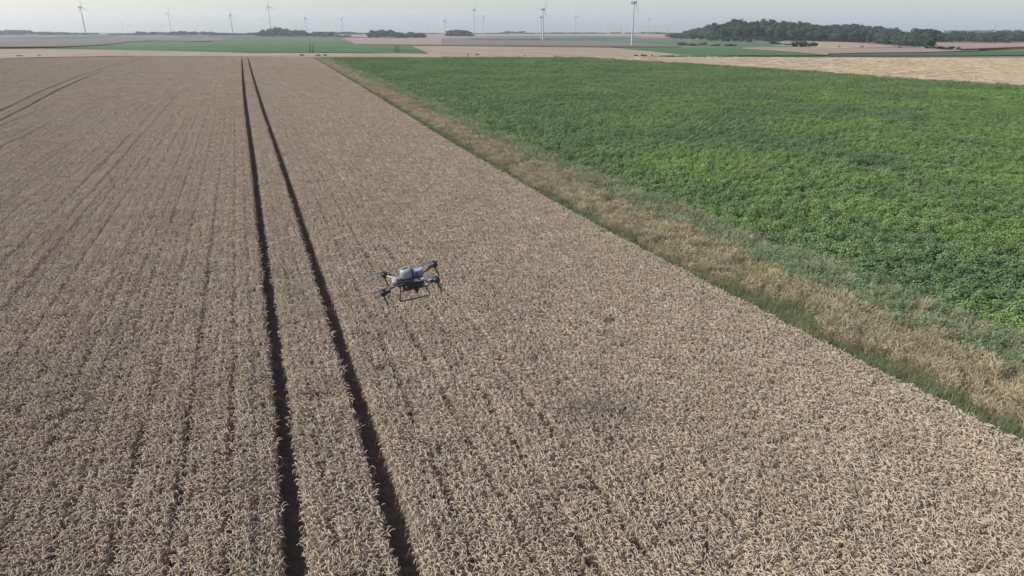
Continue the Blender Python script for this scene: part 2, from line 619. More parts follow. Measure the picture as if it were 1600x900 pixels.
# ------------------------------------------------------------------ wheat
def wheat_tile(size, nplants, seed, far=False):
    rg = random.Random(seed)
    mb = MB()
    rows = max(1, int(round(size / 0.25)))
    for i in range(nplants):
        row = rg.randrange(rows)
        x = -size / 2 + (row + 0.5) * size / rows + rg.gauss(0, 0.05)
        y = rg.uniform(-size / 2, size / 2)
        h = rg.gauss(0.80, 0.04)
        la, lt = rg.uniform(0, 6.283), abs(rg.gauss(0.0, 0.07))
        tx, ty = math.cos(la) * lt, math.sin(la) * lt
        # stem
        p0 = Vector((x, y, 0))
        p1 = Vector((x + tx * 0.4 * h, y + ty * 0.4 * h, h * 0.55))
        p2 = Vector((x + tx * h, y + ty * h, h - 0.07))
        mb.tube([p0 if not far else p0.lerp(p1, 0.5), p1, p2], [0.0028, 0.0026, 0.0022], 3, 1, cap=False)
        # nodding ear
        ha = rg.gauss(2.2, 1.2)
        hx, hy = math.cos(ha), math.sin(ha)
        bend = rg.uniform(1.2, 3.1)
        ln = rg.uniform(0.105, 0.155)
        seg = 4 if not far else 3
        pts, rad = [p2], [0.003]
        ang = rg.uniform(0.0, 0.35)
        q = p2.copy()
        for k in range(1, seg + 2):
            ang += bend / (seg + 1)
            st = ln / (seg + 1) * 1.15
            q = q + Vector((hx * math.sin(ang), hy * math.sin(ang), math.cos(ang))) * st
            pts.append(q.copy())
            rad.append([0.0082, 0.0098, 0.0096, 0.0080, 0.004][min(k - 1, 4)] if seg == 4 else [0.012, 0.0125, 0.011, 0.005][k - 1])
        mb.tube(pts, rad, 4 if not far else 3, 0, cap=False)
        # withered leaves
        for w in range(2):
            a = rg.uniform(0, 6.283)
            dx, dy = math.cos(a), math.sin(a)
            z0 = rg.uniform(0.30, 0.68) * h
            b = Vector((x + tx * z0, y + ty * z0, z0))
            l = rg.uniform(0.10, 0.22)
            wd = rg.uniform(0.004, 0.007)
            sx, sy = -dy * wd, dx * wd
            c1 = b + Vector((dx * l * 0.45, dy * l * 0.45, l * 0.35))
            c2 = b + Vector((dx * l * 0.8, dy * l * 0.8, -l * 0.25))
            mb.add([b + Vector((sx, sy, 0)), b - Vector((sx, sy, 0)), c1 - Vector((sx, sy, 0)), c1 + Vector((sx, sy, 0)), c2],
                   [(0, 1, 2, 3), (3, 2, 4)], 2)
    return mb


WM = [M['ear'], M['stem'], M['wleaf']]
wheat_meshes = [wheat_tile(0.5, 112, 100 + i).mesh('wheat_tile', WM) for i in range(7)] + \
               [wheat_tile(1.0, 448, 200 + i).mesh('wheat_tile_wide', WM) for i in range(4)]
WHEAT = proto_set('wheat_plants', wheat_meshes)


def lanes_for(y, step, y_half):
    """centres of wheat tiles across the field at world y"""
    L, R = float(TRK(y)), float(TR2(y))
    gap = 0.20 + 0.12 * min(1.0, max(0.0, (y - 30.0) / 90.0))
    out = []
    e = float(EDG(y))
    n = int((e - (R + gap)) / step)
    wdt = (e - (R + gap)) / max(n, 1)
    out += [(R + gap + wdt * (k + 0.5), wdt / step, k) for k in range(n)]
    mid = (R - gap) - (L + gap)
    nm = max(1, int(round(mid / step)))
    out += [(L + gap + mid / nm * (k + 0.5), mid / nm / step, 900 + k) for k in range(nm)]
    tb = float(TRB(y))
    gb = 0.25
    a, b = tb + gb, L - gap
    n = int((b - a) / step)
    wdt = (b - a) / max(n, 1)
    out += [(b - wdt * (k + 0.5), wdt / step, -k - 1) for k in range(n)]
    ta = tb - 2.1
    nm = max(1, int(round((2.1 - 2 * gb) / step)))
    wd = (2.1 - 2 * gb) / nm
    out += [(ta + gb + wd * (k + 0.5), wd / step, -1900 - k) for k in range(nm)]
    far = 440
    n = int((far + ta - gb) / step)
    out += [(ta - gb - step * (k + 0.5), 1.0, -2000 - k) for k in range(n)]
    return out


def wheat_points():
    P, I, Ro, S, W = [], [], [], [], []
    Y_SPLIT = 105.0
    for (ya, yb, step) in ((-6.0, Y_SPLIT, 0.5), (Y_SPLIT, 420.0, 1.0)):
        ys = np.arange(ya + step / 2, yb, step)
        for y in ys:
            ln = lanes_for(y, step, 0)
            x = np.array([l[0] for l in ln])
            w = np.array([l[1] for l in ln])
            k = np.array([l[2] for l in ln], float)
            keep = in_view(x, np.full_like(x, y))
            x, w, k = x[keep], w[keep], k[keep]
            n = len(x)
            if n == 0:
                continue
            xs = x - TRK(y)
            q = k if step == 0.5 else k * 2.0 + 0.5
            z = 1.0 + 0.055 * vnoise(q * 1.0, np.full(n, y / 34.0), 1) + 0.035 * vnoise(q / 2.0, np.full(n, y / 90.0), 4) \
                + 0.022 * vnoise(xs / 5.0, np.full(n, y / 9.0), 3) + 0.020 * vnoise(xs / 1.1, np.full(n, y / 2.2), 6)
            z = z - np.where(np.mod(np.floor(np.abs(q)), 7) == 3, 0.05, 0.0) * (0.6 + 0.6 * vnoise(q, np.full(n, y / 25.0), 7))
            hole = vnoise(xs / 0.55, np.full(n, y / 0.7), 9) + 0.45 * vnoise(xs / 4, np.full(n, y / 6), 8)
            z = z - np.where((hole > 1.08) & (y < 38), 0.15, 0.0)
            pr = np.where((np.abs(k) >= 900) | (k > 9), 0.0, np.where(np.mod(k, 2) == 0, 0.02, -0.02)) if step == 0.5 else 0.0
            P.append(np.stack([x + pr + rng.normal(0, 0.012, n), y + rng.uniform(-0.06, 0.06, n), np.full(n, 0.02)], 1))
            if step == 0.5:
                I.append(rng.integers(0, 7, n))
            else:
                I.append(7 + rng.integers(0, 4, n))
            Ro.append(np.stack([rng.normal(0, 0.03, n), rng.normal(0, 0.03, n), np.zeros(n)], 1))
            flip = np.where(rng.random(n) < 0.5, -1.0, 1.0)
            S.append(np.stack([w * np.where((np.abs(k) >= 900) | (k > 9), 1.02, 0.975), 1.05 * flip, z * rng.normal(1, 0.012, n)], 1))
    return np.concatenate(P), np.concatenate(I), np.concatenate(Ro), np.concatenate(S)


wp = wheat_points()
print('wheat tiles', len(wp[0]))
wf = scatter('wheat_crop', WHEAT, *wp)
tag(wf, 'ripe grey-brown wheat crop with nodding ears filling the left half', 'wheat', kind='stuff')

# ------------------------------------------------------------------ pale crop on the right (same plants, paler)
BM_ = [M['bear'], M['bear'], M['bear']]
BARLEY = proto_set('pale_crop_plants', [wheat_tile(1.0, 240, 300 + i, True).mesh('pale_crop_tile', BM_) for i in range(4)])


def barley_points():
    step = 1.0
    X, Y = np.meshgrid(np.arange(100, 330, step), np.arange(60, 290, step))
    X, Y = X.ravel(), Y.ravel()
    ok = in_view(X, Y) & (X > PEND(Y) + 0.3)
    X, Y = X[ok], Y[ok]
    n = len(X)
    z = 0.80 + 0.10 * vnoise(X / 3.0, Y / 9.0, 31) + 0.10 * vnoise(X / 9.0, Y / 4.0, 32) + 0.05 * vnoise(X / 1.3, Y / 1.3, 33)
    return (np.stack([X + rng.normal(0, .1, n), Y + rng.normal(0, .1, n), np.full(n, 0.02)], 1), rng.integers(0, 4, n),
            np.stack([np.zeros(n), np.zeros(n), rng.integers(0, 4, n) * math.pi / 2], 1), np.stack([np.full(n, 1.06), np.full(n, 1.06), z], 1))


bp = barley_points()
bf = scatter('pale_cereal_crop', BARLEY, *bp)
tag(bf, 'pale straw coloured cereal crop beyond the potato field on the right', 'cereal crop', kind='stuff')


# ------------------------------------------------------------------ potatoes
def potato_tile(size, seed, leaves):
    rg = random.Random(seed)
    mb = MB()
    plants = []
    for gx in range(2):
        for gy in range(2):
            plants.append(((gx + 0.5) / 2 * size - size / 2 + rg.gauss(0, 0.06), (gy + 0.5) / 2 * size - size / 2 + rg.gauss(0, 0.06),
                           rg.uniform(0.36, 0.74), rg.uniform(0.22, 0.33)))
    npl = len(plants)
    per = leaves // npl
    for (cx, cy, h, rr) in plants:
        for sft in range(3):
            a = rg.uniform(0, 6.283)
            mb.tube([(cx, cy, 0), (cx + math.cos(a) * rr * 0.5, cy + math.sin(a) * rr * 0.5, h * 0.8)], [0.008, 0.004], 3, 1, cap=False)
        for i in range(per):
            # a point on the plant's dome
            a = rg.uniform(0, 6.283)
            u = math.sqrt(rg.random())
            x, y = cx + math.cos(a) * rr * u, cy + math.sin(a) * rr * u
            z = h * (1.0 - 0.80 * u * u) * rg.uniform(0.78, 1.05)
            d = Vector((math.cos(a) + rg.gauss(0, 0.7), math.sin(a) + rg.gauss(0, 0.7), rg.gauss(0.05, 0.35))).normalized()
            nrm = Vector((d.x * u * 0.7 + rg.gauss(0, 0.3), d.y * u * 0.7 + rg.gauss(0, 0.3), 1.0)).normalized()
            side = d.cross(nrm).normalized()
            l = rg.uniform(0.075, 0.135)
            w = l * 0.36
            b = Vector((x, y, z))
            droop = Vector((0, 0, -l * 0.18))
            mid = b + d * l * 0.5
            mb.add([b, mid + side * w + droop * 0.2, b + d * l + droop * 1.6, mid - side * w + droop * 0.2, mid + nrm * l * 0.08],
                   [(0, 1, 4), (1, 2, 4), (2, 3, 4), (3, 0, 4)], 0)
    return mb


POTATO = proto_set('potato_plants', [potato_tile(0.9, 500 + i, 560).mesh('potato_tile', [M['potato'], M['potato_stalk']]) for i in range(6)])


def potato_points():
    step = 0.9
    X, Y = np.meshgrid(np.arange(19, 142, step), np.arange(-2, 300, step))
    X, Y = X.ravel() + rng.normal(0, 0.05, X.size), Y.ravel() + rng.normal(0, 0.05, X.size)
    ok = in_view(X, Y) & (X > POT(Y) + 0.35 + 0.35 * vnoise(Y / 1.7, Y * 0 + 3, 21)) & (X < PEND(Y))
    # wheel track where the soil shows
    a, b = at(1285, 243, 0.4), at(1560, 298, 0.4)
    t = ((X - a.x) * (b.x - a.x) + (Y - a.y) * (b.y - a.y)) / ((b - a).length_squared)
    dist = np.abs((X - a.x) * (b.y - a.y) - (Y - a.y) * (b.x - a.x)) / (b - a).length
    track = (t > -0.05) & (t < 0.95) & (dist < 0.8) & (vnoise(X / 1.5, Y / 1.5, 41) > -0.1)
    ok &= ~track
    X, Y = X[ok], Y[ok]
    n = len(X)
    z = 1.0 + 0.26 * vnoise(X / 1.1, Y / 1.1, 22) + 0.16 * vnoise(X / 3.1, Y / 3.1, 23) + 0.06 * vnoise(X / 12, Y / 12, 24)
    return (np.stack([X, Y, np.full(n, 0.0)], 1), rng.integers(0, 6, n),
            np.stack([rng.normal(0, .05, n), rng.normal(0, .05, n), rng.integers(0, 2, n) * math.pi + rng.normal(0, .12, n)], 1),
            np.stack([rng.normal(1.02, .05, n), rng.normal(1.02, .05, n), z], 1))


pp = potato_points()
print('potato tiles', len(pp[0]))
pf = scatter('potato_crop', POTATO, *pp)
tag(pf, 'dense bright green potato crop filling the right half', 'potato crop', kind='stuff')


# ------------------------------------------------------------------ field margin
def tuft(seed, n, spread, h0, h1, width, lean, curl, heads=False):
    rg = random.Random(seed)
    mb = MB()
    for i in range(n):
        a = rg.uniform(0, 6.283)
        rr = spread * math.sqrt(rg.random())
        x, y = math.cos(a) * rr, math.sin(a) * rr
        h = rg.uniform(h0, h1)
        b = rg.uniform(0, 6.283)
        l = abs(rg.gauss(0, lean)) + 0.05
        dx, dy = math.cos(b), math.sin(b)
        sx, sy = -dy * width * rg.uniform(0.6, 1.2), dx * width * rg.uniform(0.6, 1.2)
        p = [Vector((x, y, 0))]
        p.append(Vector((x + dx * l * h * 0.25, y + dy * l * h * 0.25, h * 0.5)))
        p.append(Vector((x + dx * l * h * 0.7, y + dy * l * h * 0.7, h * 0.85)))
        p.append(Vector((x + dx * (l + curl) * h, y + dy * (l + curl) * h, h * (1.0 - curl * 0.4))))
        s = Vector((sx, sy, 0))
        mb.add([p[0] - s, p[0] + s, p[1] + s, p[1] - s, p[2] + s * 0.7, p[2] - s * 0.7, p[3]], [(0, 1, 2, 3), (3, 2, 4, 5), (5, 4, 6)])
        if heads and rg.random() < 0.55:
            mb.tube([p[2], p[3], p[3] + (p[3] - p[2]) * 0.6], [0.004, 0.009, 0.002], 3, 0, cap=False)
    return mb


def herb(seed):
    rg = random.Random(seed)
    mb = MB()
    for i in range(26):
        a = rg.uniform(0, 6.283)
        rr = 0.30 * math.sqrt(rg.random())
        x, y = math.cos(a) * rr, math.sin(a) * rr
        h = rg.uniform(0.25, 0.62)
        lx, ly = rg.gauss(0, 0.12), rg.gauss(0, 0.12)
        mb.tube([(x, y, 0), (x + lx * h, y + ly * h, h)], [0.004, 0.002], 3, 0, cap=False)
        for k in range(16):
            t = rg.uniform(0.2, 1.02)
            b = Vector((x + lx * h * t, y + ly * h * t, h * t))
            w = rg.uniform(0, 6.283)
            d = Vector((math.cos(w), math.sin(w), rg.uniform(-0.2, 0.7))).normalized()
            s = d.cross(Vector((0, 0, 1))).normalized()
            l = rg.uniform(0.04, 0.11)
            mb.add([b, b + d * l * 0.5 + s * l * 0.16, b + d * l, b + d * l * 0.5 - s * l * 0.16], [(0, 1, 2, 3)])
    return mb


MARG = proto_set('margin_plants',
                 [tuft(600 + i, 170, 0.28, 0.16, 0.42, 0.0050, 0.28, 0.16).mesh('green_tuft', M['grass']) for i in range(4)] +
                 [tuft(620 + i, 120, 0.24, 0.22, 0.56, 0.0034, 0.14, 0.08, True).mesh('dry_tuft', M['dry']) for i in range(4)] +
                 [herb(640 + i).mesh('weed_tuft', M['weed']) for i in range(4)])


def margin_points():
    P, I, Ro, S = [], [], [], []
    for (ya, yb, st) in ((-2, 60, 0.27), (60, 130, 0.36), (130, 275, 0.5)):
        Y = np.arange(ya, yb, st)
        for y in Y:
            e, p = float(EDG(y)), float(POT(y))
            x = np.arange(e + 0.10, p + 0.5, st)
            n = len(x)
            x = x + rng.normal(0, 0.1, n)
            yy = y + rng.normal(0, 0.1, n)
            ok = in_view(x, yy)
            x, yy = x[ok], yy[ok]
            n = len(x)
            if n == 0:
                continue
            u = (x - e) / (p - e) + 0.06 * vnoise(x / 1.2, yy / 2.2, 51) + 0.06 * vnoise(x / 0.5, yy / 0.6, 52)
            g1 = 0.26 + 0.035 * vnoise(yy / 6, yy * 0, 53)
            g2 = 0.68 + 0.05 * vnoise(yy / 7, yy * 0 + 5, 54)
            kind = np.where(u < g1, 0, np.where(u < g2, 1, 2))
            rnd = rng.random(n)
            kind = np.where((kind == 1) & (rnd < 0.25), 0, kind)
            kind = np.where((kind == 2) & (rnd < 0.10), 1, kind)
            kind = np.where((kind == 2) & (rnd > 0.80), 0, kind)
            sc = 1.0 + 0.18 * vnoise(x / 1.1, yy / 1.1, 55) + rng.normal(0, 0.10, n)
            sc = np.where((kind == 0) & (u < 0.10), sc * 0.75, sc)
            P.append(np.stack([x, yy, np.full(n, 0.02)], 1))
            I.append(kind * 4 + rng.integers(0, 4, n))
            Ro.append(np.stack([rng.normal(0, .10, n), rng.normal(0, .10, n), rng.uniform(0, 6.28, n)], 1))
            w = st / 0.30
            S.append(np.stack([sc * max(1, w), sc * max(1, w), sc], 1))
    return np.concatenate(P), np.concatenate(I), np.concatenate(Ro), np.concatenate(S)


mp = margin_points()
print('margin tufts', len(mp[0]))
mf = scatter('margin_grass', MARG, *mp)
tag(mf, 'rough strip of green and dry grass between wheat and potatoes', 'grass', kind='stuff')

# paler tall tufts that stand out of the margin
big_tuft = tuft(700, 60, 0.09, 0.5, 0.95, 0.004, 0.10, 0.06, True).mesh('blades', M['pale_dry'] if 'pale_dry' in M else
                                                                       mat('pale_dry_grass', (0.46, 0.38, 0.25), (0.38, 0.30, 0.19), scale=2, per_instance=0.1, trans=0.2))
for (px, py, sc, lab) in ((1437, 502, 1.0, 'tall pale dry grass tuft standing among green weeds beside the potatoes'),
                          (1548, 605, 0.95, 'tall pale dry grass tuft at the right end of the brown grass strip'),
                          (1352, 562, 0.8, 'straw coloured grass tuft at the foot of the dark green verge'),
                          (1597, 690, 0.8, 'thin pale grass tuft at the right picture edge beside the wheat')):
    p = at(px, py)
    o = link('grass_tuft', big_tuft)
    o.location = (p.x, p.y, 0.02)
    o.rotation_euler = (0, 0, random.uniform(0, 6))
    o.scale = (sc * 1.2, sc * 1.2, sc)
    tag(o, lab, 'grass tuft', 'tall pale grass tufts in the field margin')


# ------------------------------------------------------------------ trees and bushes
def crown_mesh(seed, lobes, per, leaf, flat=1.0, material=None, name='crown'):
    """a unit crown (about 1 wide, 1 high, standing on z=0): leaf clumps spread through uneven lobes"""
    rg = random.Random(seed)
    mb = MB()
    for i in range(lobes):
        a = rg.uniform(0, 6.283)
        u = 0.30 * math.sqrt(rg.random())
        if i == 0:
            u = 0
        zc = rg.uniform(0.28, 0.76) if i else 0.55
        c = Vector((math.cos(a) * u, math.sin(a) * u, zc))
        r = rg.uniform(0.15, 0.25) * (1.0 - 0.45 * max(0, zc - 0.5))
        rz = r * rg.uniform(0.75, 1.05) * flat
        # dense heart of the lobe
        bm = bmesh.new()
        bmesh.ops.create_icosphere(bm, subdivisions=1, radius=1.0)
        vs = [c + Vector((v.co.x * r * 0.72, v.co.y * r * 0.72, v.co.z * rz * 0.72)) * rg.uniform(0.85, 1.1) * 1.0 if False else
              c + Vector((v.co.x * r, v.co.y * r, v.co.z * rz)) * rg.uniform(0.62, 0.85) for v in bm.verts]
        bm.verts.index_update()
        mb.add(vs, [[v.index for v in f.verts] for f in bm.faces])
        bm.free()
        for k in range(per):
            d = Vector((rg.gauss(0, 1), rg.gauss(0, 1), rg.gauss(0.25, 1))).normalized()
            p = c + Vector((d.x * r, d.y * r, d.z * rz)) * rg.uniform(0.80, 1.12)
            n = (d + Vector((rg.gauss(0, .45), rg.gauss(0, .45), rg.gauss(0, .45)))).normalized()
            t = n.cross(Vector((0, 0, 1)))
            t = t.normalized() if t.length > 1e-3 else Vector((1, 0, 0))
            b = n.cross(t)
            w = leaf * rg.uniform(0.6, 1.3)
            q = rg.uniform(0, 6.283)
            e1 = (t * math.cos(q) + b * math.sin(q)) * w
            e2 = (b * math.cos(q) - t * math.sin(q)) * w * 0.7
            mb.add([p - e1, p - e2 * 0.9, p + e1, p + e2], [(0, 1, 2, 3)])
    return mb.mesh(name, material or M['leafA'])


def trunk_mesh(seed):
    rg = random.Random(seed)
    mb = MB()
    top = Vector((rg.gauss(0, .02), rg.gauss(0, .02), 0.62))
    mb.tube([(0, 0, -0.03), (0.004, 0.0, 0.2), top * 0.6, top], [0.036, 0.026, 0.02, 0.008], 7)
    for k in range(5):
        a = k * 1.257 + rg.uniform(-.3, .3)
        z = rg.uniform(0.2, 0.42)
        mb.tube([(0, 0, z), (math.cos(a) * .12, math.sin(a) * .12, z + .12), (math.cos(a) * .24, math.sin(a) * .24, z + .2)], [0.014, 0.009, 0.004], 5)
    return mb.mesh('trunk', M['bark'])


CROWNS = [crown_mesh(800 + i, 15, 95, 0.045) for i in range(5)]
TRUNKS = [trunk_mesh(820 + i) for i in range(3)]
BUSH = [crown_mesh(840 + i, 9, 90, 0.06, 1.1, M['leafB'], 'foliage') for i in range(3)]


def tree(p, h, w, label, group, cat='tree', name='tree'):
    t = empty(name, p, random.uniform(0, 6.28))
    c = link('crown', random.choice(CROWNS), t)
    # crown mesh spans z 0.1..0.95 of its unit
    c.scale = (w * 1.35, w * 1.35, h * 1.2)
    c.location = (0, 0, -h * 0.12)
    k = link('trunk', random.choice(TRUNKS), t)
    k.scale = (h * 0.8, h * 0.8, h)
    tag(t, label, cat, group)
    return t


def wood(label, group, top, base, n, wpx=(9, 15), seed=1, back=60.0, jit=0.10):
    """individual trees whose tops follow a skyline and whose feet follow a lower edge"""
    rg = random.Random(seed)
    x0, x1 = base[0][0], base[-1][0]
    for i in range(n):
        px = x0 + (x1 - x0) * (i + rg.uniform(0.1, 0.9)) / n
        fr = rg.random() ** 1.3
        p = at(px, lerp_pts(base, px) - 0.3)
        s, r = sr(p.x, p.y)
        s2 = s + back * fr
        r2 = r * s2 / s
        x, y = xy(s2, r2)
        z = float(land_sr(s2, r2))
        # height so that the top reaches the skyline (back trees) or somewhat below (front trees)
        ty = lerp_pts(top, px)
        d = (ty - 450) / FOC
        dn = (math.sin(PR) + d * math.cos(PR)) / (math.cos(PR) - d * math.sin(PR))
        full = CAM_Z - dn * s2 - z
        h = full * (0.72 + 0.46 * fr ** 0.7) * (1 + rg.uniform(-jit, jit * 0.5))
        w = rg.uniform(*wpx) * s2 / (FOC * 0.94)
        lb = label if isinstance(label, str) else [t for (lim, t) in label if px < lim][0]
        tree((x, y, z), max(h, 2.0), w, lb, group)


random.seed(21)
# the large wood on the right
wood([(1112, 'leafy tree on the low left shoulder of the large right wood'), (1235, 'tall leafy tree under the highest crest of the large right wood'),
      (1345, 'leafy tree in the middle of the large right wood'), (9999, 'leafy tree in the lower right end of the large wood')], 'trees of the large wood on the right',
     [(1050, 53), (1068, 49), (1085, 46.5), (1100, 43), (1112, 40), (1128, 34), (1150, 31), (1190, 31.5), (1220, 34), (1260, 36.5), (1290, 40),
      (1318, 37), (1350, 41), (1400, 45), (1440, 47), (1470, 49), (1510, 52)],
     [(1050, 58), (1090, 60), (1130, 61.5), (1200, 63), (1250, 63.5), (1300, 65.5), (1350, 68), (1400, 71), (1430, 73.5), (1452, 75)],
     130, wpx=(14, 22), seed=31, back=150)
wood('low leafy tree at the left foot of the large wood', 'low trees in front of the large wood',
     [(1046, 53), (1100, 55), (1120, 54), (1200, 58), (1255, 60)], [(1046, 61), (1062, 61), (1110, 64.5), (1140, 66), (1155, 66), (1200, 65), (1255, 64)], 30, wpx=(6, 10), seed=33, back=30)
wood('distant leafy tree of the blue-green wood behind the far right field', 'trees of the far right wood',
     [(1440, 47), (1462, 47), (1476, 47), (1490, 50), (1530, 49.5), (1580, 48.5), (1600, 48), (1700, 46)], [(1440, 67), (1500, 67), (1580, 67.6), (1600, 66), (1700, 62)],
     52, wpx=(12, 18), seed=35, back=120)
# copses in the middle distance
wood('dark tree of the copse on the green field edge', 'trees of the copse left of centre',
     [(404, 52), (414, 45), (424, 45), (433, 42), (440, 45), (450, 46), (457, 43.5), (466, 42.5), (474, 46), (482, 53)],
     [(404, 57.2), (482, 57.6)], 20, wpx=(9, 15), seed=37, back=60, jit=0.24)
wood('small dark tree in the gap right of the left copse', 'small trees right of the left copse',
     [(484, 52), (492, 47.5), (498, 48), (505, 53), (512, 53), (517, 50), (526, 53), (534, 55), (540, 55)], [(484, 57.4), (545, 58.6)], 13, wpx=(7, 11), seed=38, back=40, jit=0.24)
wood('dark tree of the long flat-topped copse left of centre', 'trees of the flat-topped copse',
     [(576, 49), (582, 46.5), (610, 47), (625, 49), (634, 53), (640, 47.5), (648, 52), (656, 49), (660, 52), (664, 57)], [(576, 59.4), (664, 59.6)], 22, wpx=(8, 13), seed=39, back=60, jit=0.2)
wood('tree of the rounded copse in mid picture', 'trees of the rounded copse',
     [(698, 52), (704, 47), (712, 45), (722, 45.5), (730, 48), (736, 52)], [(698, 57.2), (736, 57.2)], 13, wpx=(9, 13), seed=40, back=50)
wood('far blue-grey tree of the small low copse in mid picture', 'trees of the small low copse',
     [(785, 50), (792, 48.5), (810, 49.5), (815, 48), (818, 50)], [(785, 53.2), (818, 53.2)], 8, wpx=(6, 10), seed=41, back=40)
wood('round lone tree clump on the left horizon', 'trees of the left horizon clump',
     [(212, 52), (218, 48.5), (224, 48.5), (232, 53)], [(212, 55.4), (233, 55.4)], 7, wpx=(7, 10), seed=42, back=20)


def far_line(name, label, top, base, n, seed, hs=1.0):
    rg = random.Random(seed)
    P, I, Ro, S = [], [], [], []
    x0, x1 = base[0][0], base[-1][0]
    for i in range(n):
        px = rg.uniform(x0, x1)
        p = at(px, lerp_pts(base, px))
        s, r = sr(p.x, p.y)
        s2 = s + rg.uniform(0, 120)
        r2 = r * s2 / s
        x, y = xy(s2, r2)
        z = float(land_sr(s2, r2))
        d = (lerp_pts(top, px) - 450) / FOC
        dn = (math.sin(PR) + d * math.cos(PR)) / (math.cos(PR) - d * math.sin(PR))
        h = max(4.0, (CAM_Z - dn * s2 - z)) * rg.uniform(1.0, 1.5 if hs == 1.0 else 1.1) * hs
        w = rg.uniform(9, 18) * s2 / (FOC * 0.94)
        P.append((x, y, z - h * 0.08)); I.append(rg.randrange(5)); Ro.append((0, 0, rg.uniform(0, 6.28))); S.append((w, w, h * 1.08))
    o = scatter(name, FARTREES, P, I, Ro, S)
    return tag(o, label, 'woodland', kind='stuff')


FARTREES = proto_set('far_tree_crowns', CROWNS)
far_line('woodland_interior', 'dense dark tree mass inside the large wood on the right', [(1075, 51), (1100, 47), (1128, 40), (1150, 37), (1220, 39), (1290, 45), (1318, 44), (1400, 51), (1450, 55)],
         [(1075, 59), (1130, 60.5), (1250, 62.5), (1350, 67), (1450, 73)], 110, 57, 0.9)
far_line('far_woodland', 'hazy blue-grey tree line along the left horizon', [(-140, 48), (0, 49.5), (10, 48), (45, 48.5), (60, 50), (150, 52)], [(-140, 55.4), (0, 55.2), (150, 54.6)], 90, 51)
far_line('far_woodland', 'hazy tree line behind the left green field', [(176, 53), (232, 52), (240, 50), (255, 51), (275, 50), (300, 49.6), (340, 51.5), (380, 53), (400, 51.5), (412, 51)], [(176, 55), (412, 55.6)], 100, 52)
far_line('far_woodland', 'faint far tree line between the two left copses', [(500, 50.5), (545, 50.5), (580, 52), (600, 53)], [(500, 54), (600, 54.2)], 34, 53)
far_line('far_woodland', 'faint low tree line on the mid horizon', [(820, 51.5), (860, 51), (1000, 51), (1005, 50.5), (1045, 51), (1060, 52)], [(820, 53.2), (1000, 53), (1060, 54.2)], 70, 54)
far_line('far_woodland', 'faint far tree line over the far right wood', [(1480, 48.5), (1700, 46.5)], [(1480, 53), (1700, 52)], 50, 55)
far_line('far_woodland', 'faint tree line on the horizon between the mid copses', [(640, 52), (700, 52), (790, 52)], [(640, 53.6), (790, 53.4)], 40, 56)


def bush(px, py, wpx, hpx, label, group=None, name='bush'):
    p = at(px, py)
    w, h = px_width(p, wpx), px_height(p, hpx)
    t = empty(name, p, random.uniform(0, 6.28))
    c = link('foliage', random.choice(BUSH), t)
    g = 1.15 if py > 84 else 1.6
    c.scale = (w * g, w * g * 0.85, h * g * 0.9)
    c.location = (0, 0, -0.2 * h)
    k = link('stem', random.choice(TRUNKS), t)
    k.scale = (w * 0.5, w * 0.5, h * 0.8)
    tag(t, label, 'bush', group)


for (px, py, w, h, lab) in (
        (472, 87.8, 8, 4, 'dark low bush at the far end of the wheat by the margin'),
        (497, 87.8, 9, 3.4, 'low green bush left of a dark bush at the potato field corner'),
        (508, 87.8, 6, 4.6, 'small dark round bush at the far corner of the potato field'),
        (32, 88.6, 9, 3.2, 'dull bush on the stubble strip at the far left'),
        (62, 87.6, 5, 2.6, 'tiny bush right of the dull bush at the far left'),
        (197, 85.2, 10, 1.6, 'flat dark shrub on the pale stubble strip'),
        (731, 86.8, 3, 4, 'thin upright weed bush at the potato field far edge'),
        (746, 86.8, 6, 4, 'ragged weed bush on the potato field far edge'),
        (820, 87.8, 3, 3.6, 'single small bush on the far straw field edge'),
        (872, 89, 14, 2.4, 'long low dark bush at the potato field far edge'),
        (994, 88.6, 6, 4.5, 'dark bush left in the pair below the tall turbine'),
        (1006, 88.6, 10, 5, 'dark broad bush right in the pair below the tall turbine'),
        (1019, 88.4, 3, 4, 'narrow bush right of the dark pair under the tall turbine'),
        (1139, 88.8, 11, 3.4, 'dense dark bush at the right end of the field edge hedge'),
        (1210, 88.6, 5, 3.2, 'small lone bush on the edge of the right pale crop'),
        (1241, 73.5, 9, 8, 'round dark bush at the left of the row in front of the big wood'),
        (1253, 73.5, 10, 8.4, 'tall bush in the middle of the row before the big wood'),
        (1264, 73.2, 12, 6.6, 'wide bush next to the last of the row before the big wood'),
        (1273, 73.2, 7, 7, 'last bush on the right of the row before the big wood'),
        (1231, 71.5, 8, 2.6, 'low scrub left of the row before the big wood'),
        (1208, 70, 18, 5.5, 'broad green thicket left of the bush row before the wood'),
        (1311, 74.6, 3, 3, 'tiny dark lone bush in the pale field before the wood'),
        (1347, 74.8, 5, 3, 'small round lone bush on the pale field before the wood'),
        (1405, 75.8, 5, 3.2, 'little bush on the grass before the right end of wood'),
        (1451, 77.4, 20, 6, 'spreading thicket running out of the right end of the wood'),
        (1468, 78.6, 16, 6, 'thicket in the middle of the hedge right of the wood'),
        (1484, 79.4, 14, 6.6, 'thicket at the right end of the hedge right of the wood'),
        (1497, 79.6, 7, 6, 'round bush standing alone right of the hedge by the wood'),
        (1066, 71.6, 12, 5, 'green bush at the left of the scrub patch'),
        (1080, 72, 14, 4.4, 'dark bush in the scrub patch left of the wood'),
        (1100, 71.2, 14, 4.6, 'bush in the middle of the scrub patch'),
        (1120, 72.6, 14, 3.6, 'low brown-green bush right in the scrub patch'),
        (1142, 72.8, 16, 4, 'dark long bush near the right end of scrub patch'),
        (1486, 121.6, 26, 5, 'grey-green weed bush on the potato field right edge')):
    bush(px, py, w, h, lab)
rg_h = random.Random(5)
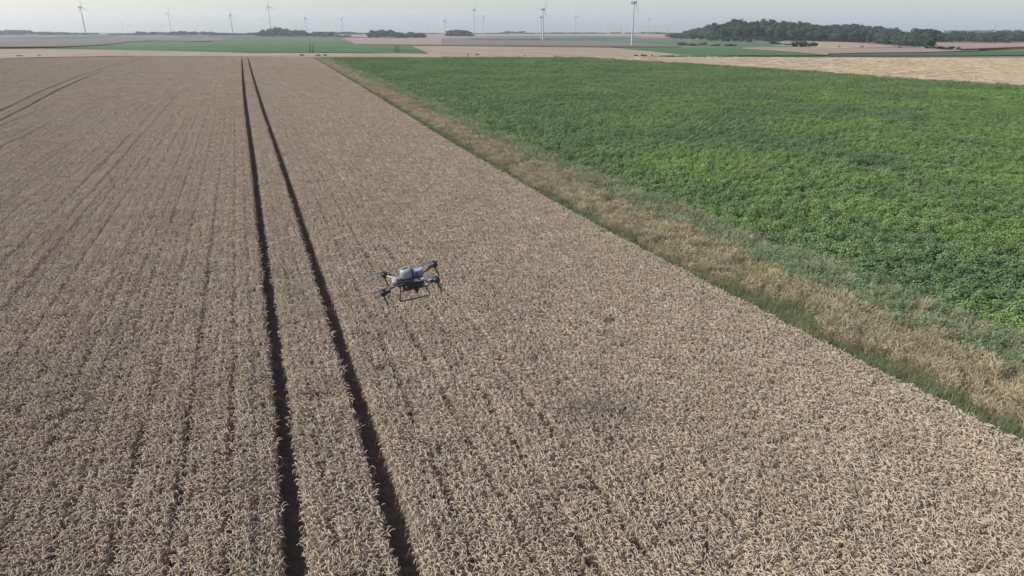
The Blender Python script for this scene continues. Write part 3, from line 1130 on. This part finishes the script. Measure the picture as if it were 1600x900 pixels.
for i in range(11):
    bush(1034 + i * 9.6 + rg_h.uniform(-2, 2), 88.6, rg_h.uniform(6, 10), rg_h.uniform(1.6, 3.0),
         'low dark bush in the thin hedge along the far edge of pale crop', 'bushes of the thin hedge at the pale crop')


# ------------------------------------------------------------------ wind turbines
def turbine(px_base, py_base, py_hub, face, blade0, label, dist=None, rfac=0.37):
    if dist is None:
        p = at(px_base, py_base)
        s, r = sr(p.x, p.y)
    else:
        s = dist
        p = at(px_base, py_base)
        s0, r0 = sr(p.x, p.y)
        r = r0 * s / s0
    x, y = xy(s, r)
    z = float(land_sr(s, r))
    d = (py_hub - 450) / FOC
    dn = (math.sin(PR) + d * math.cos(PR)) / (math.cos(PR) - d * math.sin(PR))
    hub = CAM_Z - dn * s - z
    t = empty('wind_turbine', (x, y, z), 0)
    f = hub / 90.0
    mb = MB()
    mb.tube([(0, 0, -2), (0, 0, hub * 0.35), (0, 0, hub * 0.7), (0, 0, hub - 1.6 * f)], [2.2 * f, 1.9 * f, 1.55 * f, 1.2 * f], 20)
    mb.build('tower', M['turb'], t, smooth=False)
    rot = Matrix.Rotation(RAD(-YAW + face), 4, 'Z')
    mb = MB()
    mb.box((0, 1.6 * f, hub), (5.0 * f, 10.5 * f, 5.2 * f), bevel=0.8 * f)
    na = mb.build('nacelle', M['turb_d'], t)
    na.data.transform(rot)
    mb = MB()
    mb.tube([(0, -3.2 * f, hub), (0, -4.6 * f, hub), (0, -6.0 * f, hub)], [1.9 * f, 1.8 * f, 0.4 * f], 12)
    hb = mb.build('hub', M['turb_d'], t, smooth=True)
    hb.data.transform(rot)
    R = hub * rfac
    for k in range(3):
        a = RAD(blade0 + 120 * k)
        e = Vector((math.sin(a), 0, math.cos(a)))
        n = Vector((math.cos(a), 0, -math.sin(a)))
        c = Vector((0, -4.6 * f, hub))
        vs, fs = [], []
        prof = [(0.02, .9, .9), (0.12, 1.1, .8), (0.22, 1.9, .5), (0.5, 1.25, .3), (0.8, .8, .16), (1.0, .2, .05)]
        for (q, w, th) in prof:
            o = c + e * R * q
            w *= f
            th *= f
            vs += [o - n * w * 0.5, o + Vector((0, -th, 0)), o + n * w, o + Vector((0, th, 0))]
        for i in range(len(prof) - 1):
            for m in range(4):
                fs.append((i * 4 + m, i * 4 + (m + 1) % 4, i * 4 + 4 + (m + 1) % 4, i * 4 + 4 + m))
        mb = MB()
        mb.add(vs, fs)
        bl = mb.build('blade', M['turb'], t)
        bl.data.transform(rot)
    tag(t, label, 'wind turbine', 'wind turbines on the plain')
    return t


for a in (
        (134.3, 54, 11, 82, -8, 'dark wind turbine, leftmost of the tall ones on the left horizon'),
        (192.6, 51, 36.5, 20, 45, 'tiny faint wind turbine between the leftmost tall one and the next'),
        (267.5, 51, 20.5, 50, 8, 'pale wind turbine with three blades showing, second tall one from left'),
        (254.5, 51, 38, 30, 0, 'very faint small wind turbine just left of the second tall one'),
        (330, 51, 40, 30, 30, 'faint small wind turbine left of the third tall one'),
        (364, 55, 23, 78, -4, 'slim grey wind turbine behind the olive field corner'),
        (412, 51, 29.3, 25, 20, 'faint wind turbine over the left end of the copse'),
        (423.5, 52, 10, 70, -10, 'tall grey wind turbine rising behind the left copse'),
        (479.2, 54, 28, 75, -8, 'grey wind turbine in the gap of the left copse'),
        (535, 52, 30, 35, 50, 'pale faint wind turbine between the left and flat-topped copses'),
        (695.5, 59.5, 32.5, 45, 0, 'slender pale wind turbine just left of the rounded copse'),
        (741, 53.5, 15, 68, -14, 'tall wind turbine just right of the rounded copse'),
        (755.3, 53, 27.5, 30, 60, 'shorter wind turbine right of the tall one by the rounded copse'),
        (748, 52.4, 40, 30, 10, 'tiny far wind turbine between two turbines right of the rounded copse'),
        (845.3, 62, 27, 74, 0, 'white wind turbine directly left of a taller grey twin'),
        (848.3, 63.6, 14.5, 60, 30, 'tall grey-white wind turbine at mid picture with a dark nacelle'),
        (898.8, 53, 26, 40, -30, 'white wind turbine midway between two tall near ones'),
        (987, 71.6, 3.5, 60, 20, 'nearest and tallest wind turbine with a white sunlit tower'),
        (1013, 53, 29.5, 40, 15, 'pale faint wind turbine right of the tallest one'),
        (649, 52, 43, 40, 25, 'barely visible small wind turbine over the flat-topped copse right half'),
        (668, 52, 42, 40, 70, 'barely visible small wind turbine left of the slender pale one')):
    turbine(*a)


# ------------------------------------------------------------------ electricity pylons
def pylon(px, py_base, py_top, label, rot=0.4):
    p = at(px, py_base)
    s, r = sr(p.x, p.y)
    d = (py_top - 450) / FOC
    dn = (math.sin(PR) + d * math.cos(PR)) / (math.cos(PR) - d * math.sin(PR))
    h = CAM_Z - dn * s - p.z
    t = empty('electricity_pylon', p, rot)
    mb = MB()
    hw = h * 0.085
    lv = [0, 0.2, 0.38, 0.54, 0.68, 0.80, 0.90, 1.0]
    wd = [1.0, 0.75, 0.55, 0.38, 0.26, 0.2, 0.17, 0.04]
    th = max(0.18, h * 0.005)
    cor = [(-1, -1), (1, -1), (1, 1), (-1, 1)]
    for (a, b) in cor:
        mb.tube([(a * hw * w, b * hw * w, h * z) for z, w in zip(lv, wd)], th, 4)
    for i in range(len(lv) - 1):
        for k in range(4):
            a, b = cor[k], cor[(k + 1) % 4]
            mb.tube([(a[0] * hw * wd[i], a[1] * hw * wd[i], h * lv[i]), (b[0] * hw * wd[i + 1], b[1] * hw * wd[i + 1], h * lv[i + 1])], th * 0.6, 3)
            mb.tube([(b[0] * hw * wd[i], b[1] * hw * wd[i], h * lv[i]), (a[0] * hw * wd[i + 1], a[1] * hw * wd[i + 1], h * lv[i + 1])], th * 0.6, 3)
    mb.build('lattice_mast', M['steel'], t)
    for z, l in ((0.68, 0.16), (0.80, 0.20), (0.90, 0.14)):
        mb = MB()
        for sg in (-1, 1):
            mb.tube([(0, 0.3, h * z + th), (sg * l * h, 0, h * z)], th * 0.8, 4)
            mb.tube([(0, -0.3, h * z + h * 0.035), (sg * l * h, 0, h * z + th)], th * 0.6, 4)
            mb.tube([(sg * l * h, 0, h * z), (sg * l * h, 0, h * z - h * 0.045)], th * 0.5, 4)
        mb.build('crossarm', M['steel'], t)
    tag(t, label, 'pylon', 'electricity pylons on the horizon')


for a in ((948.5, 53, 41, 'faint lattice pylon left of the tallest wind turbine base', 0.5),
          (970.5, 53.5, 39.5, 'darker lattice pylon just left of the tallest wind turbine', 1.2),
          (1021.5, 54, 37.5, 'lattice pylon right of the tallest wind turbine', 1.1),
          (1042.5, 54, 40.5, 'faint lattice pylon between wind turbine and the big wood', 0.6),
          (1082, 53, 35.5, 'lattice pylon rising behind the left end of big wood', 1.0),
          (1552.5, 56, 34.5, 'tall lattice pylon rising behind the far right wood', 0.3)):
    pylon(*a)


# ------------------------------------------------------------------ the spraying drone
D_DIST = 16.3


def drone():
    px, py = 641, 437
    d = (py - 450) / FOC
    k = (px - 800) / FOC
    fw = math.cos(PR) - d * math.sin(PR)
    dn = math.sin(PR) + d * math.cos(PR)
    x, y = xy(fw * D_DIST, k * D_DIST)
    t = empty('agricultural_drone', (x, y, CAM_Z - dn * D_DIST))
    t.rotation_euler = Euler((RAD(-1), RAD(-10.5), RAD(-YAW + 9)), 'XYZ')
    black = mat('matt_black_plastic', (0.022, 0.023, 0.026), (0.03, 0.03, 0.034), scale=8, rough=0.55, spec=0.4)
    carbon = mat('carbon_tube', (0.03, 0.03, 0.033), rough=0.4, spec=0.5)
    white = mat('white_tank_plastic', (0.26, 0.26, 0.265), (0.23, 0.23, 0.235), scale=5, rough=0.5, spec=0.4)
    grey = mat('pale_grey_shell', (0.29, 0.30, 0.31), rough=0.5, spec=0.4)
    blue = mat('blue_grey_battery_shell', (0.20, 0.235, 0.29), (0.17, 0.205, 0.26), scale=6, rough=0.45, spec=0.4)
    lidm = mat('dark_grey_lid', (0.12, 0.125, 0.13), rough=0.5)
    prop = mat('grey_propeller', (0.085, 0.088, 0.094), rough=0.8, spec=0.1)
    # central frame
    mb = MB()
    mb.box((0.0, 0, 0.0), (0.62, 0.40, 0.13), bevel=0.03)
    mb.box((0.05, 0, -0.11), (0.52, 0.36, 0.14), bevel=0.035)
    mb.box((0.04, -0.14, 0.075), (0.52, 0.05, 0.05), bevel=0.012)
    mb.build('body', black, t)
    mb = MB()
    mb.box((0.15, -0.206, 0.035), (0.10, 0.012, 0.022), bevel=0.003)
    mb.box((0.20, -0.206, 0.0), (0.05, 0.012, 0.035), bevel=0.003)
    mb.build('side_plate', grey, t)
    mb = MB()
    mb.box((-0.12, -0.178, -0.10), (0.03, 0.012, 0.06), bevel=0.003)
    mb.build('clip', grey, t)
    # nose shell
    mb = MB()
    mb.box((-0.36, 0.0, 0.01), (0.15, 0.30, 0.15), bevel=0.04)
    mb.box((-0.30, 0.0, 0.09), (0.12, 0.16, 0.06), bevel=0.02)
    mb.build('nose_shell', white, t)
    mb = MB()
    mb.box((-0.25, -0.06, 0.10), (0.13, 0.22, 0.08), bevel=0.02)
    mb.build('sensor_block', lidm, t)
    # tank
    mb = MB()
    prof = [(0.05, 0.118), (0.10, 0.145), (0.22, 0.150), (0.27, 0.142), (0.31, 0.11), (0.325, 0.04)]
    vs, fs = [], []
    n = 20
    for (z, r) in prof:
        for q in range(n):
            a = 2 * math.pi * q / n
            ca, sa = math.cos(a), math.sin(a)
            e = 0.6
            vs.append((-0.045 + math.copysign(abs(ca) ** e, ca) * r, math.copysign(abs(sa) ** e, sa) * r * 1.15, z))
    for i in range(len(prof) - 1):
        for q in range(n):
            fs.append((i * n + q, i * n + (q + 1) % n, (i + 1) * n + (q + 1) % n, (i + 1) * n + q))
    fs.append(tuple((len(prof) - 1) * n + q for q in range(n)))
    mb.add(vs, fs)
    tank = mb.build('tank', white, t, smooth=True)
    mb = MB()
    mb.tube([(-0.075, -0.03, 0.312), (-0.075, -0.03, 0.345)], [0.085, 0.075], 16)
    mb.build('lid', lidm, tank)
    # battery
    mb = MB()
    mb.box((0.22, 0.02, 0.14), (0.26, 0.22, 0.15), bevel=0.025)
    bat = mb.build('battery', blue, t)
    mb = MB()
    mb.box((0.19, -0.095, 0.15), (0.045, 0.016, 0.04), bevel=0.004)
    mb.build('battery_latch', black, bat)
    mb = MB()
    mb.box((0.085, 0.0, 0.16), (0.035, 0.26, 0.20), bevel=0.01)
    mb.build('battery_bracket', black, t)
    # radar under the belly
    mb = MB()
    mb.tube([(0.10, -0.05, -0.17), (0.10, -0.05, -0.25), (0.10, -0.05, -0.33)], [0.07, 0.05, 0.02], 10)
    mb.build('radar', black, t)
    # landing gear
    for sy in (-1, 1):
        y0, y1 = sy * 0.17, sy * 0.34
        pts = [(-0.27, y0, -0.05), (-0.30, y0 * 1.3, -0.22), (-0.335, y1, -0.33), (-0.325, y1, -0.35), (-0.27, y1, -0.365), (0.0, y1, -0.365),
               (0.29, y1, -0.365), (0.37, y1, -0.35), (0.395, y1, -0.32), (0.37, y1, -0.26), (0.30, y0 * 1.35, -0.14), (0.24, y0, -0.04)]
        mb = MB()
        mb.tube(pts, 0.0185, 8)
        mb.build('landing_skid', carbon, t, smooth=True)
    mb = MB()
    mb.tube([(-0.325, -0.33, -0.36), (-0.315, 0, -0.34), (-0.325, 0.33, -0.36)], 0.009, 6)
    mb.build('skid_brace', carbon, t)
    # arms with motors, propellers and nozzles
    L = 0.625
    for (sx, sy, m, spin, zz) in ((-1, -1, carbon, 8, 0.0), (-1, 1, grey, 12, 0.02), (1, 1, carbon, -14, 0.0), (1, -1, grey, -3, 0.02)):
        mb = MB()
        a = Vector((sx * 0.26, sy * 0.15, 0.02))
        b = Vector((sx * L, sy * L, 0.03 + zz))
        mb.tube([a, a.lerp(b, 0.5), b], [0.024, 0.02, 0.018], 8)
        arm = mb.build('arm', m, t, smooth=True)
        mb = MB()
        mb.tube([a, a.lerp(b, 0.16)], 0.034, 10)
        mb.build('arm_joint', black if m is carbon else white, arm)
        mb = MB()
        mb.tube([b + Vector((0, 0, -0.055)), b + Vector((0, 0, -0.02)), b + Vector((0, 0, 0.05)), b + Vector((0, 0, 0.075))], [0.055, 0.078, 0.078, 0.055], 14)
        mb.box(b + Vector((-sx * 0.09, -sy * 0.06, -0.005)), (0.15, 0.09, 0.06), bevel=0.015)
        mo = mb.build('motor', black, t)
        # nozzle stalk
        mb = MB()
        c = b + Vector((0.01 * sx, 0, -0.05))
        mb.tube([c, c + Vector((0.02, 0, -0.12)), c + Vector((0.035, 0, -0.22))], [0.021, 0.018, 0.016], 8)
        mb.tube([c + Vector((0.035, 0, -0.22)), c + Vector((0.037, 0, -0.245))], [0.028, 0.022], 10)
        mb.build('spray_nozzle', black, t)
        # two-blade propeller
        c = b + Vector((0, 0, 0.09))
        for h in (0, 1):
            an = RAD(spin) + h * math.pi
            e = Vector((math.cos(an), math.sin(an), 0))
            w = Vector((-math.sin(an), math.cos(an), 0))
            vs, fs = [], []
            pr = [(0.03, .016, .012), (0.10, .030, .014), (0.24, .034, .010), (0.40, .026, .006), (0.52, .012, .003)]
            for (q, wd, tw) in pr:
                o = c + e * q
                vs += [o - w * wd + Vector((0, 0, tw)), o + Vector((0, 0, tw * 0.4 + 0.006)), o + w * wd - Vector((0, 0, tw)), o - Vector((0, 0, 0.004))]
            for i in range(len(pr) - 1):
                for j in range(4):
                    fs.append((i * 4 + j, i * 4 + (j + 1) % 4, i * 4 + 4 + (j + 1) % 4, i * 4 + 4 + j))
            fs.append((16, 17, 18, 19))
            mb = MB()
            mb.add(vs, fs)
            mb.build('propeller_blade', prop, t)
        mb = MB()
        mb.tube([c - Vector((0, 0, 0.02)), c + Vector((0, 0, 0.02))], [0.03, 0.022], 10)
        mb.build('propeller_hub', black, t)
    tag(t, 'four-armed crop spraying drone with a white tank hovering over the wheat', 'drone')


drone()

# ------------------------------------------------------------------ haze over the plain
mb = MB()
hx, hy, hs = 8200, 5300, 4400
c = xy(hs, 0)
mb.box((0, 0, 0), (2 * hx, 2 * hy, 260))
hz = mb.build('haze', None)
hz.location = (c[0], c[1], 130 - 48)
hz.rotation_euler = (0, 0, RAD(-YAW))
hm = bpy.data.materials.new('haze_air')
hm.use_nodes = True
hn = hm.node_tree.nodes
hn.clear()
ho = hn.new('ShaderNodeOutputMaterial')
pv = hn.new('ShaderNodeVolumePrincipled')
pv.inputs['Color'].default_value = (0.82, 0.91, 1.0, 1)
pv.inputs['Density'].default_value = 0.00007
pv.inputs['Anisotropy'].default_value = 0.2
hm.node_tree.links.new(pv.outputs[0], ho.inputs['Volume'])
hz.data.materials.clear()
hz.data.materials.append(hm)
tag(hz, 'pale summer haze over the plain', 'haze', kind='stuff')
